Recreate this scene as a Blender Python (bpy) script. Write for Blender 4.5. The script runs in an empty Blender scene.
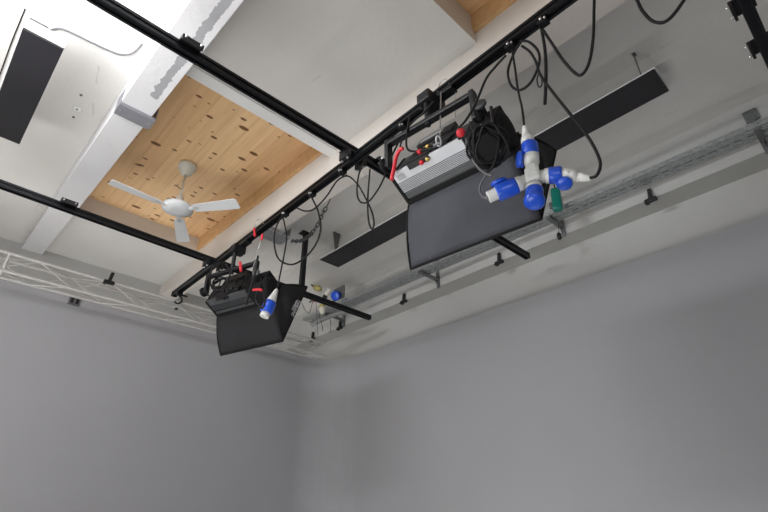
import bpy, bmesh, math, random
from mathutils import Vector, Matrix
random.seed(7)
S = bpy.context.scene
COL = S.collection
EYE = 1.6                       # height of the lens above the floor
F = 497.0
YAW, PITCH, ROLL = math.radians(46.0), math.radians(29.0), math.radians(-0.35)

# ------------------------------------------------------------------ camera
def cam_axes():
    cy, sy, cp, sp = math.cos(YAW), math.sin(YAW), math.cos(PITCH), math.sin(PITCH)
    fwd = Vector((cy*cp, sy*cp, sp)); right = Vector((sy, -cy, 0)); up = right.cross(fwd)
    r = right*math.cos(ROLL) + up*math.sin(ROLL); u = -right*math.sin(ROLL) + up*math.cos(ROLL)
    return r, u, fwd
CR, CU, CF = cam_axes()
CAM = Vector((0, 0, EYE))
cam = bpy.data.cameras.new('camera'); co = bpy.data.objects.new('camera', cam); COL.objects.link(co)
cam.sensor_width = 36; cam.lens = 36*F/768; cam.clip_start = .05
m = Matrix((CR, CU, -CF)).transposed().to_4x4(); m.translation = CAM; co.matrix_world = m
S.camera = co

def P(x, y, h):                # a point of the room given by its level above the lens and where the photo shows it
    d = CR*((x-384)/F) - CU*((y-256)/F) + CF
    return CAM + d*(h/d.z)
def PX(px, py, x):             # the same on the upright plane x = const
    d = CR*((px-384)/F) - CU*((py-256)/F) + CF
    return CAM + d*(x/d.x)
def PN(px, py, q, n):          # the same on the plane through q with normal n
    d = CR*((px-384)/F) - CU*((py-256)/F) + CF
    return CAM + d*((q-CAM).dot(n)/d.dot(n))
def V(u, v, h): return Vector((u, v, h+EYE))

# ------------------------------------------------------------------ materials
def mat(name, col, rough=.6, metal=0., bump=0., bscale=40., var=0., vscale=3., spec=.5, coat=0.):
    m = bpy.data.materials.new(name); m.use_nodes = True
    nt = m.node_tree; b = nt.nodes['Principled BSDF']
    b.inputs['Roughness'].default_value = rough; b.inputs['Metallic'].default_value = metal
    b.inputs['Specular IOR Level'].default_value = spec; b.inputs['Coat Weight'].default_value = coat
    b.inputs['Base Color'].default_value = (*col, 1)
    tc = nt.nodes.new('ShaderNodeTexCoord')
    if var:
        n = nt.nodes.new('ShaderNodeTexNoise'); n.inputs['Scale'].default_value = vscale; n.inputs['Detail'].default_value = 6
        nt.links.new(tc.outputs['Object'], n.inputs['Vector'])
        r = nt.nodes.new('ShaderNodeValToRGB'); r.color_ramp.elements[0].position = .3; r.color_ramp.elements[1].position = .7
        r.color_ramp.elements[0].color = (*[c*(1-var) for c in col], 1); r.color_ramp.elements[1].color = (*[min(1, c*(1+var)) for c in col], 1)
        nt.links.new(n.outputs['Fac'], r.inputs['Fac']); nt.links.new(r.outputs['Color'], b.inputs['Base Color'])
    if bump:
        n = nt.nodes.new('ShaderNodeTexNoise'); n.inputs['Scale'].default_value = bscale; n.inputs['Detail'].default_value = 4
        nt.links.new(tc.outputs['Object'], n.inputs['Vector'])
        bp = nt.nodes.new('ShaderNodeBump'); bp.inputs['Strength'].default_value = bump; bp.inputs['Distance'].default_value = .01
        nt.links.new(n.outputs['Fac'], bp.inputs['Height']); nt.links.new(bp.outputs['Normal'], b.inputs['Normal'])
    return m

def plaster(name, col, crack=True):
    """painted plaster / concrete: blotches, roller texture, hairline cracks running along the room"""
    m = mat(name, col, .75, bump=.25, bscale=25)
    nt = m.node_tree; b = nt.nodes['Principled BSDF']; L = nt.links.new
    tc = nt.nodes.new('ShaderNodeTexCoord')
    n1 = nt.nodes.new('ShaderNodeTexNoise'); n1.inputs['Scale'].default_value = 1.1; n1.inputs['Detail'].default_value = 8; n1.inputs['Roughness'].default_value = .6
    L(tc.outputs['Object'], n1.inputs['Vector'])
    r = nt.nodes.new('ShaderNodeValToRGB'); r.color_ramp.elements[0].position = .3; r.color_ramp.elements[1].position = .72
    r.color_ramp.elements[0].color = (*[c*k for c, k in zip(col, (.9, .885, .86))], 1); r.color_ramp.elements[1].color = (*col, 1)
    L(n1.outputs['Fac'], r.inputs['Fac'])
    out = r.outputs['Color']
    if crack:
        mp = nt.nodes.new('ShaderNodeMapping'); mp.inputs['Scale'].default_value = (1.6, .28, 1.6)
        L(tc.outputs['Object'], mp.inputs['Vector'])
        n2 = nt.nodes.new('ShaderNodeTexNoise'); n2.inputs['Scale'].default_value = 6; n2.inputs['Detail'].default_value = 5
        L(mp.outputs['Vector'], n2.inputs['Vector'])
        mx = nt.nodes.new('ShaderNodeMixRGB'); mx.inputs['Fac'].default_value = .06
        L(mp.outputs['Vector'], mx.inputs['Color1']); L(n2.outputs['Color'], mx.inputs['Color2'])
        vo = nt.nodes.new('ShaderNodeTexVoronoi'); vo.feature = 'DISTANCE_TO_EDGE'; vo.inputs['Scale'].default_value = .9
        L(mx.outputs['Color'], vo.inputs['Vector'])
        lt = nt.nodes.new('ShaderNodeMath'); lt.operation = 'LESS_THAN'; lt.inputs[1].default_value = .004
        L(vo.outputs['Distance'], lt.inputs[0])
        n3 = nt.nodes.new('ShaderNodeTexNoise'); n3.inputs['Scale'].default_value = 1.7; L(tc.outputs['Object'], n3.inputs['Vector'])
        gt = nt.nodes.new('ShaderNodeMath'); gt.operation = 'GREATER_THAN'; gt.inputs[1].default_value = .62; L(n3.outputs['Fac'], gt.inputs[0])
        mu = nt.nodes.new('ShaderNodeMath'); mu.operation = 'MULTIPLY'; L(lt.outputs[0], mu.inputs[0]); L(gt.outputs[0], mu.inputs[1])
        m2 = nt.nodes.new('ShaderNodeMath'); m2.operation = 'MULTIPLY'; m2.inputs[1].default_value = .35; L(mu.outputs[0], m2.inputs[0])
        mc = nt.nodes.new('ShaderNodeMixRGB'); mc.inputs['Color2'].default_value = (*[c*.45 for c in col], 1)
        L(m2.outputs[0], mc.inputs['Fac']); L(out, mc.inputs['Color1']); out = mc.outputs['Color']
    L(out, b.inputs['Base Color'])
    return m

def beam_mat():
    """white painted concrete beam whose paint has come off in a ragged strip"""
    m = plaster('painted_beam', (.71, .71, .73), False)
    nt = m.node_tree; b = nt.nodes['Principled BSDF']; L = nt.links.new
    src = b.inputs['Base Color'].links[0].from_socket
    tc = nt.nodes.new('ShaderNodeTexCoord'); sp = nt.nodes.new('ShaderNodeSeparateXYZ'); L(tc.outputs['Object'], sp.inputs[0])
    n = nt.nodes.new('ShaderNodeTexNoise'); n.inputs['Scale'].default_value = 14; n.inputs['Detail'].default_value = 7; n.inputs['Roughness'].default_value = .65
    L(tc.outputs['Object'], n.inputs['Vector'])
    def mth(op, a, v):
        q = nt.nodes.new('ShaderNodeMath'); q.operation = op
        if hasattr(a, 'is_linked') or hasattr(a, 'links'): L(a, q.inputs[0])
        if isinstance(v, (int, float)): q.inputs[1].default_value = v
        else: L(v, q.inputs[1])
        return q.outputs[0]
    dx = mth('ABSOLUTE', mth('SUBTRACT', sp.outputs['X'], .60), 0)
    nn = mth('MULTIPLY', mth('SUBTRACT', n.outputs['Fac'], .5), .07)
    inx = mth('LESS_THAN', mth('ADD', dx, nn), .027)
    iny = mth('LESS_THAN', mth('ADD', sp.outputs['Y'], mth('MULTIPLY', nn, 3.)), 3.02)
    low = mth('LESS_THAN', sp.outputs['Z'], 2.80+EYE)
    k = mth('MULTIPLY', mth('MULTIPLY', inx, iny), low)
    mc = nt.nodes.new('ShaderNodeMixRGB'); mc.inputs['Color2'].default_value = (.3, .3, .31, 1)
    L(mth('MULTIPLY', k, .9), mc.inputs['Fac']); L(src, mc.inputs['Color1']); L(mc.outputs['Color'], b.inputs['Base Color'])
    return m

def wood_mat():
    m = bpy.data.materials.new('pine_board'); m.use_nodes = True
    nt = m.node_tree; b = nt.nodes['Principled BSDF']; L = nt.links.new; b.inputs['Roughness'].default_value = .55
    tc = nt.nodes.new('ShaderNodeTexCoord')
    # planks run along y
    br = nt.nodes.new('ShaderNodeTexBrick'); mp = nt.nodes.new('ShaderNodeMapping')
    mp.inputs['Rotation'].default_value = (0, 0, math.pi/2)
    L(tc.outputs['Object'], mp.inputs['Vector']); L(mp.outputs['Vector'], br.inputs['Vector'])
    br.inputs['Color1'].default_value = (.86, .59, .33, 1); br.inputs['Color2'].default_value = (.78, .50, .26, 1)
    br.inputs['Mortar'].default_value = (.55, .32, .15, 1)
    br.inputs['Scale'].default_value = 1; br.inputs['Brick Width'].default_value = 6.; br.inputs['Row Height'].default_value = .19
    br.inputs['Mortar Size'].default_value = .0018; br.inputs['Bias'].default_value = -.2
    g = nt.nodes.new('ShaderNodeTexNoise'); mg = nt.nodes.new('ShaderNodeMapping'); mg.inputs['Scale'].default_value = (26, 1.6, 10)
    L(tc.outputs['Object'], mg.inputs['Vector']); L(mg.outputs['Vector'], g.inputs['Vector']); g.inputs['Detail'].default_value = 6; g.inputs['Scale'].default_value = 1
    gr = nt.nodes.new('ShaderNodeValToRGB'); gr.color_ramp.elements[0].color = (.86, .82, .77, 1); gr.color_ramp.elements[1].color = (1, 1, 1, 1)
    gr.color_ramp.elements[0].position = .3; gr.color_ramp.elements[1].position = .65
    L(g.outputs['Fac'], gr.inputs['Fac'])
    mu = nt.nodes.new('ShaderNodeMixRGB'); mu.blend_type = 'MULTIPLY'; mu.inputs['Fac'].default_value = .8
    L(br.outputs['Color'], mu.inputs['Color1']); L(gr.outputs['Color'], mu.inputs['Color2'])
    out = mu.outputs['Color']
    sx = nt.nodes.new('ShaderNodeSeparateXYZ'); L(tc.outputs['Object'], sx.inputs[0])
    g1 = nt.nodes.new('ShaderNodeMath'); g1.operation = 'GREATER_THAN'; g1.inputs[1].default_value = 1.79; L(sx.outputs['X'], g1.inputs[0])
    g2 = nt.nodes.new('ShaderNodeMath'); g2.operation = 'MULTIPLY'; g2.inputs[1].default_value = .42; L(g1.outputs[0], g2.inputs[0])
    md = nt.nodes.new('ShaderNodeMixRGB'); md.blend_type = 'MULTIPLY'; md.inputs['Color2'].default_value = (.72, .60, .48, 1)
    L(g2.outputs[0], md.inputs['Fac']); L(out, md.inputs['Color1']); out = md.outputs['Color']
    for sc, thr, off in ((5.0, .25, 0), (8.0, .27, 4.3)):
        mk = nt.nodes.new('ShaderNodeMapping'); mk.inputs['Scale'].default_value = (.8, 1.7, 1.); mk.inputs['Location'].default_value = (off, off*.7, 0)
        L(tc.outputs['Object'], mk.inputs['Vector'])
        vo = nt.nodes.new('ShaderNodeTexVoronoi'); vo.inputs['Scale'].default_value = sc; L(mk.outputs['Vector'], vo.inputs['Vector'])
        sep = nt.nodes.new('ShaderNodeSeparateColor'); L(vo.outputs['Color'], sep.inputs[0])
        th = nt.nodes.new('ShaderNodeMath'); th.operation = 'MULTIPLY'; th.inputs[1].default_value = thr; L(sep.outputs[0], th.inputs[0])
        su = nt.nodes.new('ShaderNodeMath'); su.operation = 'SUBTRACT'; L(th.outputs[0], su.inputs[0]); L(vo.outputs['Distance'], su.inputs[1])
        ml = nt.nodes.new('ShaderNodeMath'); ml.operation = 'MULTIPLY'; ml.use_clamp = True; ml.inputs[1].default_value = 26; L(su.outputs[0], ml.inputs[0])
        mc = nt.nodes.new('ShaderNodeMixRGB'); mc.inputs['Color2'].default_value = (.20, .085, .03, 1)
        L(ml.outputs[0], mc.inputs['Fac']); L(out, mc.inputs['Color1']); out = mc.outputs['Color']
    L(out, b.inputs['Base Color'])
    return m

def perforated(name, col):
    """galvanised sheet: spangle"""
    m = mat(name, col, .42, .75, var=.22, vscale=35)
    return m

M = {
 'white': plaster('ceiling_paint', (.70, .69, .67)),
 'white2': plaster('recess_plaster', (.68, .635, .59)),
 'wallwhite': plaster('upper_wall_paint', (.50, .50, .495), False),
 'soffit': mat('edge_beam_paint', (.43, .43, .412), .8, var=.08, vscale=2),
 'beam': beam_mat(),
 'cyc': mat('grey_infinity_wall_paint', (.36, .358, .374), .85, var=.03, vscale=.8),
 'floor': mat('grey_floor_paint', (.42, .42, .43), .5, var=.08),
 'wood': wood_mat(),
 'woodedge': mat('pine_edge', (.60, .37, .18), .6, var=.12, vscale=12),
 'rail': mat('black_anodised', (.018, .019, .022), .34, .6),
 'railinner': mat('black_groove', (.006, .006, .007), .6),
 'blackm': mat('black_paint', (.010, .010, .012), .45, .1),
 'rubber': mat('black_rubber', (.009, .009, .010), .8, spec=.25),
 'cable': mat('cable_rubber', (.009, .009, .010), .6, spec=.3),
 'greycable': mat('grey_cable', (.14, .14, .15), .5),
 'steel': mat('steel', (.55, .55, .56), .3, .9),
 'galv': perforated('galvanised_steel', (.42, .435, .445)),
 'galvd': mat('galvanised_steel_dull', (.20, .205, .21), .5, .7, var=.2, vscale=30),
 'chain': mat('dark_chain', (.10, .10, .10), .5, .6),
 'zinc': mat('zinc_plate', (.24, .24, .26), .5, .25, var=.06, vscale=12),
 'trussm': mat('truss_paint', (.52, .51, .495), .5, .1, var=.08, vscale=14),
 'fanw': mat('fan_enamel', (.74, .75, .76), .35),
 'fanc': mat('fan_cream', (.66, .64, .56), .45),
 'glass': mat('heater_glass', (.016, .015, .018), .28, spec=.5, var=.25, vscale=2),
 'heatw': mat('heater_enamel', (.78, .78, .77), .45),
 'fabric': mat('grey_black_nylon', (.060, .062, .074), .85, bump=.5, bscale=9, var=.12, vscale=5, spec=.6),  # black nylon made lighter: light on the lower panel is in the colour
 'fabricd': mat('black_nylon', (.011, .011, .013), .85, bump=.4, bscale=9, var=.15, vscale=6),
 'silverf': mat('silver_lining', (.7, .7, .7), .35, .3),
 'diff': mat('diffusion_cloth', (.8, .8, .78), .9),
 'alu': mat('lamp_aluminium', (.62, .63, .66), .45, .1, var=.05, vscale=9),
 'alud': mat('lamp_vent', (.10, .105, .115), .5, .2),
 'alub': mat('lamp_dark_grey', (.085, .088, .092), .5, .3, var=.1),
 'red': mat('red_plastic', (.72, .03, .045), .4),
 'yellow': mat('yellow_plastic', (.42, .36, .12), .5),
 'brass': mat('brass', (.7, .5, .16), .3, .8),
 'blue': mat('blue_plastic', (.012, .085, .62), .3, coat=.3),
 'plugw': mat('white_plastic', (.78, .78, .75), .35),
 'green': mat('green_plastic', (.0, .17, .13), .4),
 'print': mat('white_print', (.8, .8, .82), .6),
 'labelw': mat('label', (.42, .43, .44), .5),
}

# ------------------------------------------------------------------ mesh builder
class MB:
    def __init__(s): s.v = []; s.f = []; s.sm = []
    def add(s, vs, fs, smooth=False):
        n = len(s.v); s.v += [Vector(p) for p in vs]; s.f += [tuple(i+n for i in f) for f in fs]; s.sm += [smooth]*len(fs); return s
    def box(s, c, size, X=None, Y=None, Z=None, bev=0.):
        X = X or Vector((1, 0, 0)); Y = Y or Vector((0, 1, 0)); Z = Z or Vector((0, 0, 1)); c = Vector(c)
        a, b, d = [k/2 for k in size]
        if bev and bev < min(a, b, d):
            bm = bmesh.new(); bmesh.ops.create_cube(bm, size=2)
            for v in bm.verts: v.co = Vector((v.co.x*a, v.co.y*b, v.co.z*d))
            bmesh.ops.bevel(bm, geom=list(bm.edges), offset=bev, segments=2, affect='EDGES', profile=.6)
            bm.verts.index_update()
            s.add([c+X*v.co.x+Y*v.co.y+Z*v.co.z for v in bm.verts], [[v.index for v in f.verts] for f in bm.faces]); bm.free(); return s
        vs = [c+X*i*a+Y*j*b+Z*k*d for i in (-1, 1) for j in (-1, 1) for k in (-1, 1)]
        return s.add(vs, [(0, 1, 3, 2), (4, 6, 7, 5), (0, 4, 5, 1), (2, 3, 7, 6), (0, 2, 6, 4), (1, 5, 7, 3)])
    def span(s, a, b):      # axis aligned box from corner a to corner b
        a = Vector(a); b = Vector(b)
        return s.box((a+b)/2, [abs(k) for k in (b-a)])
    def tube(s, pts, r, n=8, cap=True, smooth=True):
        pts = [Vector(p) for p in pts]; k = len(pts); R = r if isinstance(r, (list, tuple)) else [r]*k
        t0 = (pts[1]-pts[0]).normalized(); ref = Vector((0, 0, 1)) if abs(t0.z) < .9 else Vector((1, 0, 0))
        nx = t0.cross(ref).normalized(); vs = []; fs = []
        for i, p in enumerate(pts):
            t = (pts[min(i+1, k-1)]-pts[max(i-1, 0)])
            t = t.normalized() if t.length > 1e-9 else t0
            nx = (nx-t*nx.dot(t)).normalized(); ny = t.cross(nx)
            vs += [p+(nx*math.cos(2*math.pi*j/n)+ny*math.sin(2*math.pi*j/n))*R[i] for j in range(n)]
        for i in range(k-1):
            for j in range(n):
                fs.append((i*n+j, i*n+(j+1) % n, (i+1)*n+(j+1) % n, (i+1)*n+j))
        s.add(vs, fs, smooth)
        if cap:
            s.add(vs[:n], [tuple(range(n))[::-1]]); s.add(vs[-n:], [tuple(range(n))])
        return s
    def lathe(s, p0, axis, prof, n=20, smooth=True, X=None):     # prof: (distance along the axis, radius); equal distances give sharp steps
        axis = Vector(axis).normalized(); ref = X or (Vector((0, 0, 1)) if abs(axis.z) < .9 else Vector((1, 0, 0)))
        x = axis.cross(ref).normalized(); y = axis.cross(x); vs = []; fs = []
        for d, r in prof:
            vs += [Vector(p0)+axis*d+(x*math.cos(2*math.pi*j/n)+y*math.sin(2*math.pi*j/n))*max(r, 1e-4) for j in range(n)]
        for i in range(len(prof)-1):
            for j in range(n): fs.append((i*n+j, i*n+(j+1) % n, (i+1)*n+(j+1) % n, (i+1)*n+j))
        fs.append(tuple(range(n))[::-1]); fs.append(tuple((len(prof)-1)*n+j for j in range(n)))
        return s.add(vs, fs, smooth)
    def extrude(s, prof, p0, p1, up=Vector((0, 0, 1))):           # closed 2D profile (side, up) swept from p0 to p1
        p0 = Vector(p0); p1 = Vector(p1); t = (p1-p0).normalized(); sd = t.cross(up).normalized(); u = sd.cross(t); n = len(prof)
        vs = [p0+sd*a+u*b for a, b in prof]+[p1+sd*a+u*b for a, b in prof]
        fs = [(i, (i+1) % n, n+(i+1) % n, n+i) for i in range(n)]+[tuple(range(n))[::-1], tuple(range(n, 2*n))]
        return s.add(vs, fs)
    def prism(s, poly, thick, N):                                 # planar polygon given a thickness along N
        N = Vector(N).normalized(); n = len(poly); a = [Vector(p) for p in poly]; b = [p+N*thick for p in a]
        return s.add(a+b, [tuple(range(n))[::-1], tuple(range(n, 2*n))]+[(i, (i+1) % n, n+(i+1) % n, n+i) for i in range(n)])
    def build(s, name, material, parent=None, base=None, **kw):
        me = bpy.data.meshes.new(name)
        off = Vector(base) if base is not None else Vector((0, 0, 0))
        if parent is not None: off = parent.matrix_local.translation + (parent['_o'] if False else Vector((0, 0, 0)))
        pw = world_of(parent) if parent is not None else Vector((0, 0, 0))
        org = pw if parent is not None else off
        me.from_pydata([tuple(p-org) for p in s.v], [], s.f)
        bm = bmesh.new(); bm.from_mesh(me); bmesh.ops.recalc_face_normals(bm, faces=bm.faces); bm.to_mesh(me); bm.free()
        for p, k in zip(me.polygons, s.sm): p.use_smooth = k
        me.materials.append(material)
        o = bpy.data.objects.new(name, me); COL.objects.link(o)
        if parent is not None: o.parent = parent
        else: o.location = off
        tag(o, **kw)
        return o
def world_of(o):
    p = Vector(o.location)
    while o.parent: o = o.parent; p = p+Vector(o.location)
    return p
def tag(o, label=None, cat=None, group=None, kind=None):
    if label: o['label'] = label
    if cat: o['category'] = cat
    if group: o['group'] = group
    if kind: o['kind'] = kind
    return o
def thing(name, loc, label, cat, group=None):
    o = bpy.data.objects.new(name, None); COL.objects.link(o); o.location = loc; o.empty_display_size = .1
    return tag(o, label, cat, group)
def spline(pts, k=8):
    pts = [Vector(p) for p in pts]; out = []
    P4 = [pts[0]*2-pts[1]]+pts+[pts[-1]*2-pts[-2]]
    for i in range(1, len(P4)-2):
        a, b, c, d = P4[i-1:i+3]
        for j in range(k):
            t = j/k; out.append(.5*((2*b)+(c-a)*t+(2*a-5*b+4*c-d)*t*t+(3*b-a-3*c+d)*t**3))
    out.append(pts[-1]); return out
Xa, Ya, Za = Vector((1, 0, 0)), Vector((0, 1, 0)), Vector((0, 0, 1))
ST = dict(kind='structure')

# ------------------------------------------------------------------ the room
CEIL, BEAM, WOOD, RC = 3.04, 2.75, 3.31, 2.92
X0, X1, Y0, Y1 = -3.2, 4.25, -4.2, 6.7
TOP = WOOD+.12
MB().span((X0, Y0, -.15), (X1, Y1, 0)).build('floor', M['floor'], base=(0, 0, 0), **ST)
ceil = MB()
def slab(b, x0, y0, x1, y1, h): b.span((x0, y0, h+EYE), (x1, y1, TOP+EYE))
slab(ceil, X0, Y0, .45, Y1, CEIL)
R1 = (2.91, 5.59); R2 = (-1.6, 1.235); RX0, RX1 = .67, 2.12
slab(ceil, RX0, Y0, RX1, R2[0], CEIL); slab(ceil, RX0, R2[1], RX1, R1[0], CEIL); slab(ceil, RX0, R1[1], RX1, Y1, CEIL)
slab(ceil, 2.33, Y0, 3.13, Y1, CEIL)
slab(ceil, 3.13, Y0, X1, Y1, RC)
ceiling = ceil.build('ceiling', M['white'], base=(0, 0, 0), **ST)
for (a, b) in (R1, R2):
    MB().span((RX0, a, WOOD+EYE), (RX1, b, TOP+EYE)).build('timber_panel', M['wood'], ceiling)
    e = MB(); e.span((RX1-.03, a, 3.136+EYE), (RX1, b, WOOD+EYE))
    e.build('timber_edge', M['woodedge'], ceiling)
    e = MB(); e.span((RX0, b-.002, CEIL+EYE), (RX1, b, WOOD+EYE)); e.build('recess_side', M['white2'], ceiling)
MB().span((RX0, 2.80, CEIL-.02+EYE), (RX1, 2.91, CEIL+EYE)).build('recess_trim', M['heatw'], ceiling)
# downstand beams, a little shallower towards the far wall
def beam(x0, x1, h0, h1, name, m_):
    vs = [Vector((x, y, z)) for x in (x0, x1) for y, z in ((Y0, h0+EYE), (1.8, h0+EYE), (Y1, h1+EYE), (Y1, TOP+EYE), (Y0, TOP+EYE))]
    MB().add(vs, [(0, 1, 2, 3, 4), (5, 9, 8, 7, 6), (0, 5, 6, 1), (1, 6, 7, 2), (2, 7, 8, 3), (3, 8, 9, 4), (4, 9, 5, 0)]).build(name, M[m_], base=(0, 0, 0), **ST)
beam(.45, RX0, 2.69, 2.98, 'trim_1', 'beam')
beam(RX1, 2.33, 2.75, 2.86, 'trim_2', 'white2')
# edge beam along the right wall: its soffit is darker
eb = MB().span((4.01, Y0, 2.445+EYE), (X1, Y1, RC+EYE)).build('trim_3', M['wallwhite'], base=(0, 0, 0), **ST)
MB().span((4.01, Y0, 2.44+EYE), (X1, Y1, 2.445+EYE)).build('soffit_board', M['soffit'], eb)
w = .2
MB().span((X1, Y0, 0), (X1+w, Y1, TOP+EYE)).build('wall_right', M['wallwhite'], base=(0, 0, 0), **ST)
MB().span((X0-w, Y1, 0), (X1+w, Y1+w, TOP+EYE)).build('wall_far', M['wallwhite'], base=(0, 0, 0), **ST)
MB().span((X0-w, Y0-w, 0), (X1+w, Y0, TOP+EYE)).build('wall_back', M['wallwhite'], base=(0, 0, 0), **ST)
# left wall with a tall unseen window opening added behind the camera to admit light
lw = MB(); wy0, wy1, wz0, wz1 = -3.6, -.6, .9, 3.4
lw.span((X0-w, Y0, 0), (X0, wy0, TOP+EYE)); lw.span((X0-w, wy1, 0), (X0, Y1, TOP+EYE))
lw.span((X0-w, wy0, 0), (X0, wy1, wz0)); lw.span((X0-w, wy0, wz1), (X0, wy1, TOP+EYE))
lw.build('wall_left', M['wallwhite'], base=(0, 0, 0), **ST)
wf = MB()
for y in (wy0, (wy0+wy1)/2, wy1): wf.box((X0-.1, y, (wz0+wz1)/2), (.06, .06, wz1-wz0))
for z in (wz0, wz1): wf.box((X0-.1, (wy0+wy1)/2, z), (.06, wy1-wy0, .06))
wf.build('window_1', M['heatw'], base=(0, 0, 0), **ST)

# grey infinity wall: two straight runs joined by a rounded corner, curving into the floor is below the view
cx, cy, rad, hw = 4.12, 5.26, .55, 2.0+EYE
path = [(cx, Y0)]
path += [(cx, y) for y in (-2, 0, 2, 4)]
path += [(cx-rad+rad*math.cos(t), cy-rad+rad*math.sin(t)) for t in [math.pi/2*i/16 for i in range(17)]]
path += [(x, cy) for x in (3, 2, 1, 0, -1, -2, X0)]
cyc = MB(); n = len(path)
inner = [Vector((a, b, 0)) for a, b in path]; outer = []
for i, p in enumerate(inner):
    t = (inner[min(i+1, n-1)]-inner[max(i-1, 0)]).normalized(); outer.append(p+Vector((t.y, -t.x, 0))*.10)
vs = []; up = Vector((0, 0, hw))
for a, b in zip(inner, outer): vs += [a, a+up, b+up, b]
fs = []
for i in range(n-1):
    for j in range(4): fs.append((4*i+j, 4*i+(j+1) % 4, 4*i+4+(j+1) % 4, 4*i+4+j))
fs += [(0, 1, 2, 3), (4*n-4, 4*n-3, 4*n-2, 4*n-1)]
cyc.add(vs, fs)
cyc.build('wall_corner', M['cyc'], base=(0, 0, 0), **ST)

# ------------------------------------------------------------------ ceiling fan
fc = V(1.34, 4.285, 2.75)
fan = thing('ceiling_fan', fc, 'white three-bladed ceiling fan hanging from the pine boards', 'fan')
top = V(1.34, 4.285, WOOD)
MB().lathe(top, -Za, [(0, .088), (.045, .09), (.047, .068), (.11, .06), (.115, .04), (.13, .035)], 24).build('canopy', M['fanc'], fan)
MB().lathe(top-Za*.1, -Za, [(0, .012), (.32, .012)], 12).build('rod', M['fanc'], fan)
MB().lathe(fc+Za*.17, -Za, [(0, .022), (.02, .035), (.07, .04), (.11, .062), (.12, .065)], 20).build('rod_cup', M['fanc'], fan)
MB().lathe(fc+Za*.06, -Za, [(0, .06), (.01, .115), (.022, .142), (.05, .146), (.05, .130), (.060, .128), (.060, .118), (.068, .112), (.070, .05)], 32).build('motor_housing', M['fanw'], fan)
for tip in (P(110, 182, 2.75), P(237, 204, 2.75), P(183, 240, 2.75)):
    d = tip-fc; d.z = 0; R = .625; d.normalize(); s = Vector((-d.y, d.x, 0)); tilt = (s*.985-Za*.17).normalized()
    nrm = d.cross(tilt)
    def q(a, b): return fc+d*a+tilt*b
    pl = [q(.17, -.045), q(.2, -.05), q(.45, -.062), q(R-.02, -.068), q(R, -.055), q(R+.005, .05), q(R-.015, .066), q(.45, .062), q(.2, .05), q(.17, .045)]
    bl = MB().prism(pl, .006, nrm).build('blade', M['fanw'], fan)
    MB().box(fc+d*.16+nrm*.006, (.12, .04, .012), d, tilt, nrm, .003).build('blade_bracket', M['fanw'], bl)

# ------------------------------------------------------------------ heaters
def heater(x0, x1, y0, y1, h, label, cap, th=.08):
    t = thing('ceiling_heater', V((x0+x1)/2, (y0+y1)/2, h), label, 'heater', None)
    MB().box(V((x0+x1)/2, (y0+y1)/2, h+.008+th/2), (x1-x0-(.03 if th < .05 else 0), y1-y0, th), bev=.004).build('housing', M['heatw'], t)
    MB().box(V((x0+x1)/2+.006, (y0+y1)/2, h-.001), (x1-x0-.012, y1-y0-.012, .014)).build('dark_panel', M['glass'], t)
    for y in cap:
        b = MB(); c = V((x0+x1)/2-.06, y, 0)
        z0, z1 = h+th+.008+EYE, CEIL+EYE
        k_ = .055 if y > 3 else .02
        b.prism([Vector((c.x-k_, y, z1)), Vector((c.x+k_, y, z1)), Vector((c.x+.012, y, z0)), Vector((c.x-.012, y, z0))], .004, Ya)
        b.span((c.x-k_, y-.012, z1-.004), (c.x+k_, y+.012, z1)); b.span((c.x-.02, y-.02, z0), (c.x+.04, y+.02, z0+.006))
        b.build('bracket', M['galvd'], t)
    return t
heater(2.955, 3.235, .40, 4.14, 2.75, 'long thin black radiant heater in a white tray behind the near lamp', [.50, 2.3, 3.93], .012)
heater(-.225, .015, 2.99, 4.24, 2.75, 'short black radiant heater in a white frame on the bright ceiling at upper left', [3.2, 4.0])

# ------------------------------------------------------------------ rails
PROF = [(-.025, 0), (-.025, .05), (.025, .05), (.025, 0), (.011, 0), (.011, .006), (.018, .006), (.018, .019), (-.018, .019), (-.018, .006), (-.011, .006), (-.011, 0)]
# shallow grooves down both sides too
PROF = [(-.027, 0), (-.027, .018), (-.019, .018), (-.019, .034), (-.027, .034), (-.027, .052), (.027, .052), (.027, .034), (.019, .034), (.019, .018), (.027, .018), (.027, 0),
        (.012, 0), (.012, .007), (.019, .007), (.019, .014), (-.019, .014), (-.019, .007), (-.012, .007), (-.012, 0)]
def rail(p0, p1, label, group=None):
    t = MB().extrude(PROF, p0, p1).build('lighting_rail', M['rail'], base=p0, label=label, cat='rail')
    d = (Vector(p1)-Vector(p0)).normalized()
    for p, s in ((Vector(p1), 1), (Vector(p0), -1)):
        MB().box(p+d*s*.004+Za*.026, (.008, .058, .056), d, d.cross(Za).normalized(), Za).build('end_cap', M['blackm'], t)
    return t
RH = 2.2; BH = 2.255
railA = (V(1.640, -1.2, RH), V(1.745, 5.03, RH))
rail(*railA, 'long black rail carrying both lamps, running under the cross rails')
B1a, B1b = V(-1.3, 2.055, BH), V(3.85, 2.03, BH)
B2a, B2b = V(-1.3, 4.10, BH), V(3.80, 4.20, BH)
B3a, B3b = V(1.62, -.130, BH), V(3.87, -.140, BH)
rail(B1a, B1b, 'black cross rail from the bright top left passing behind the near lamp')
rail(B2a, B2b, 'black cross rail under the fan, passing behind the far lamp')
rail(B3a, B3b, 'black cross rail end in the top right corner of the room view')
def railx(y): return railA[0].x+(railA[1].x-railA[0].x)*(y-railA[0].y)/(railA[1].y-railA[0].y)
def bolt(c, ax, r=.009, l=.014): return MB().lathe(c, ax, [(0, r), (l*.6, r), (l, r*.6)], 8, False)
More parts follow.
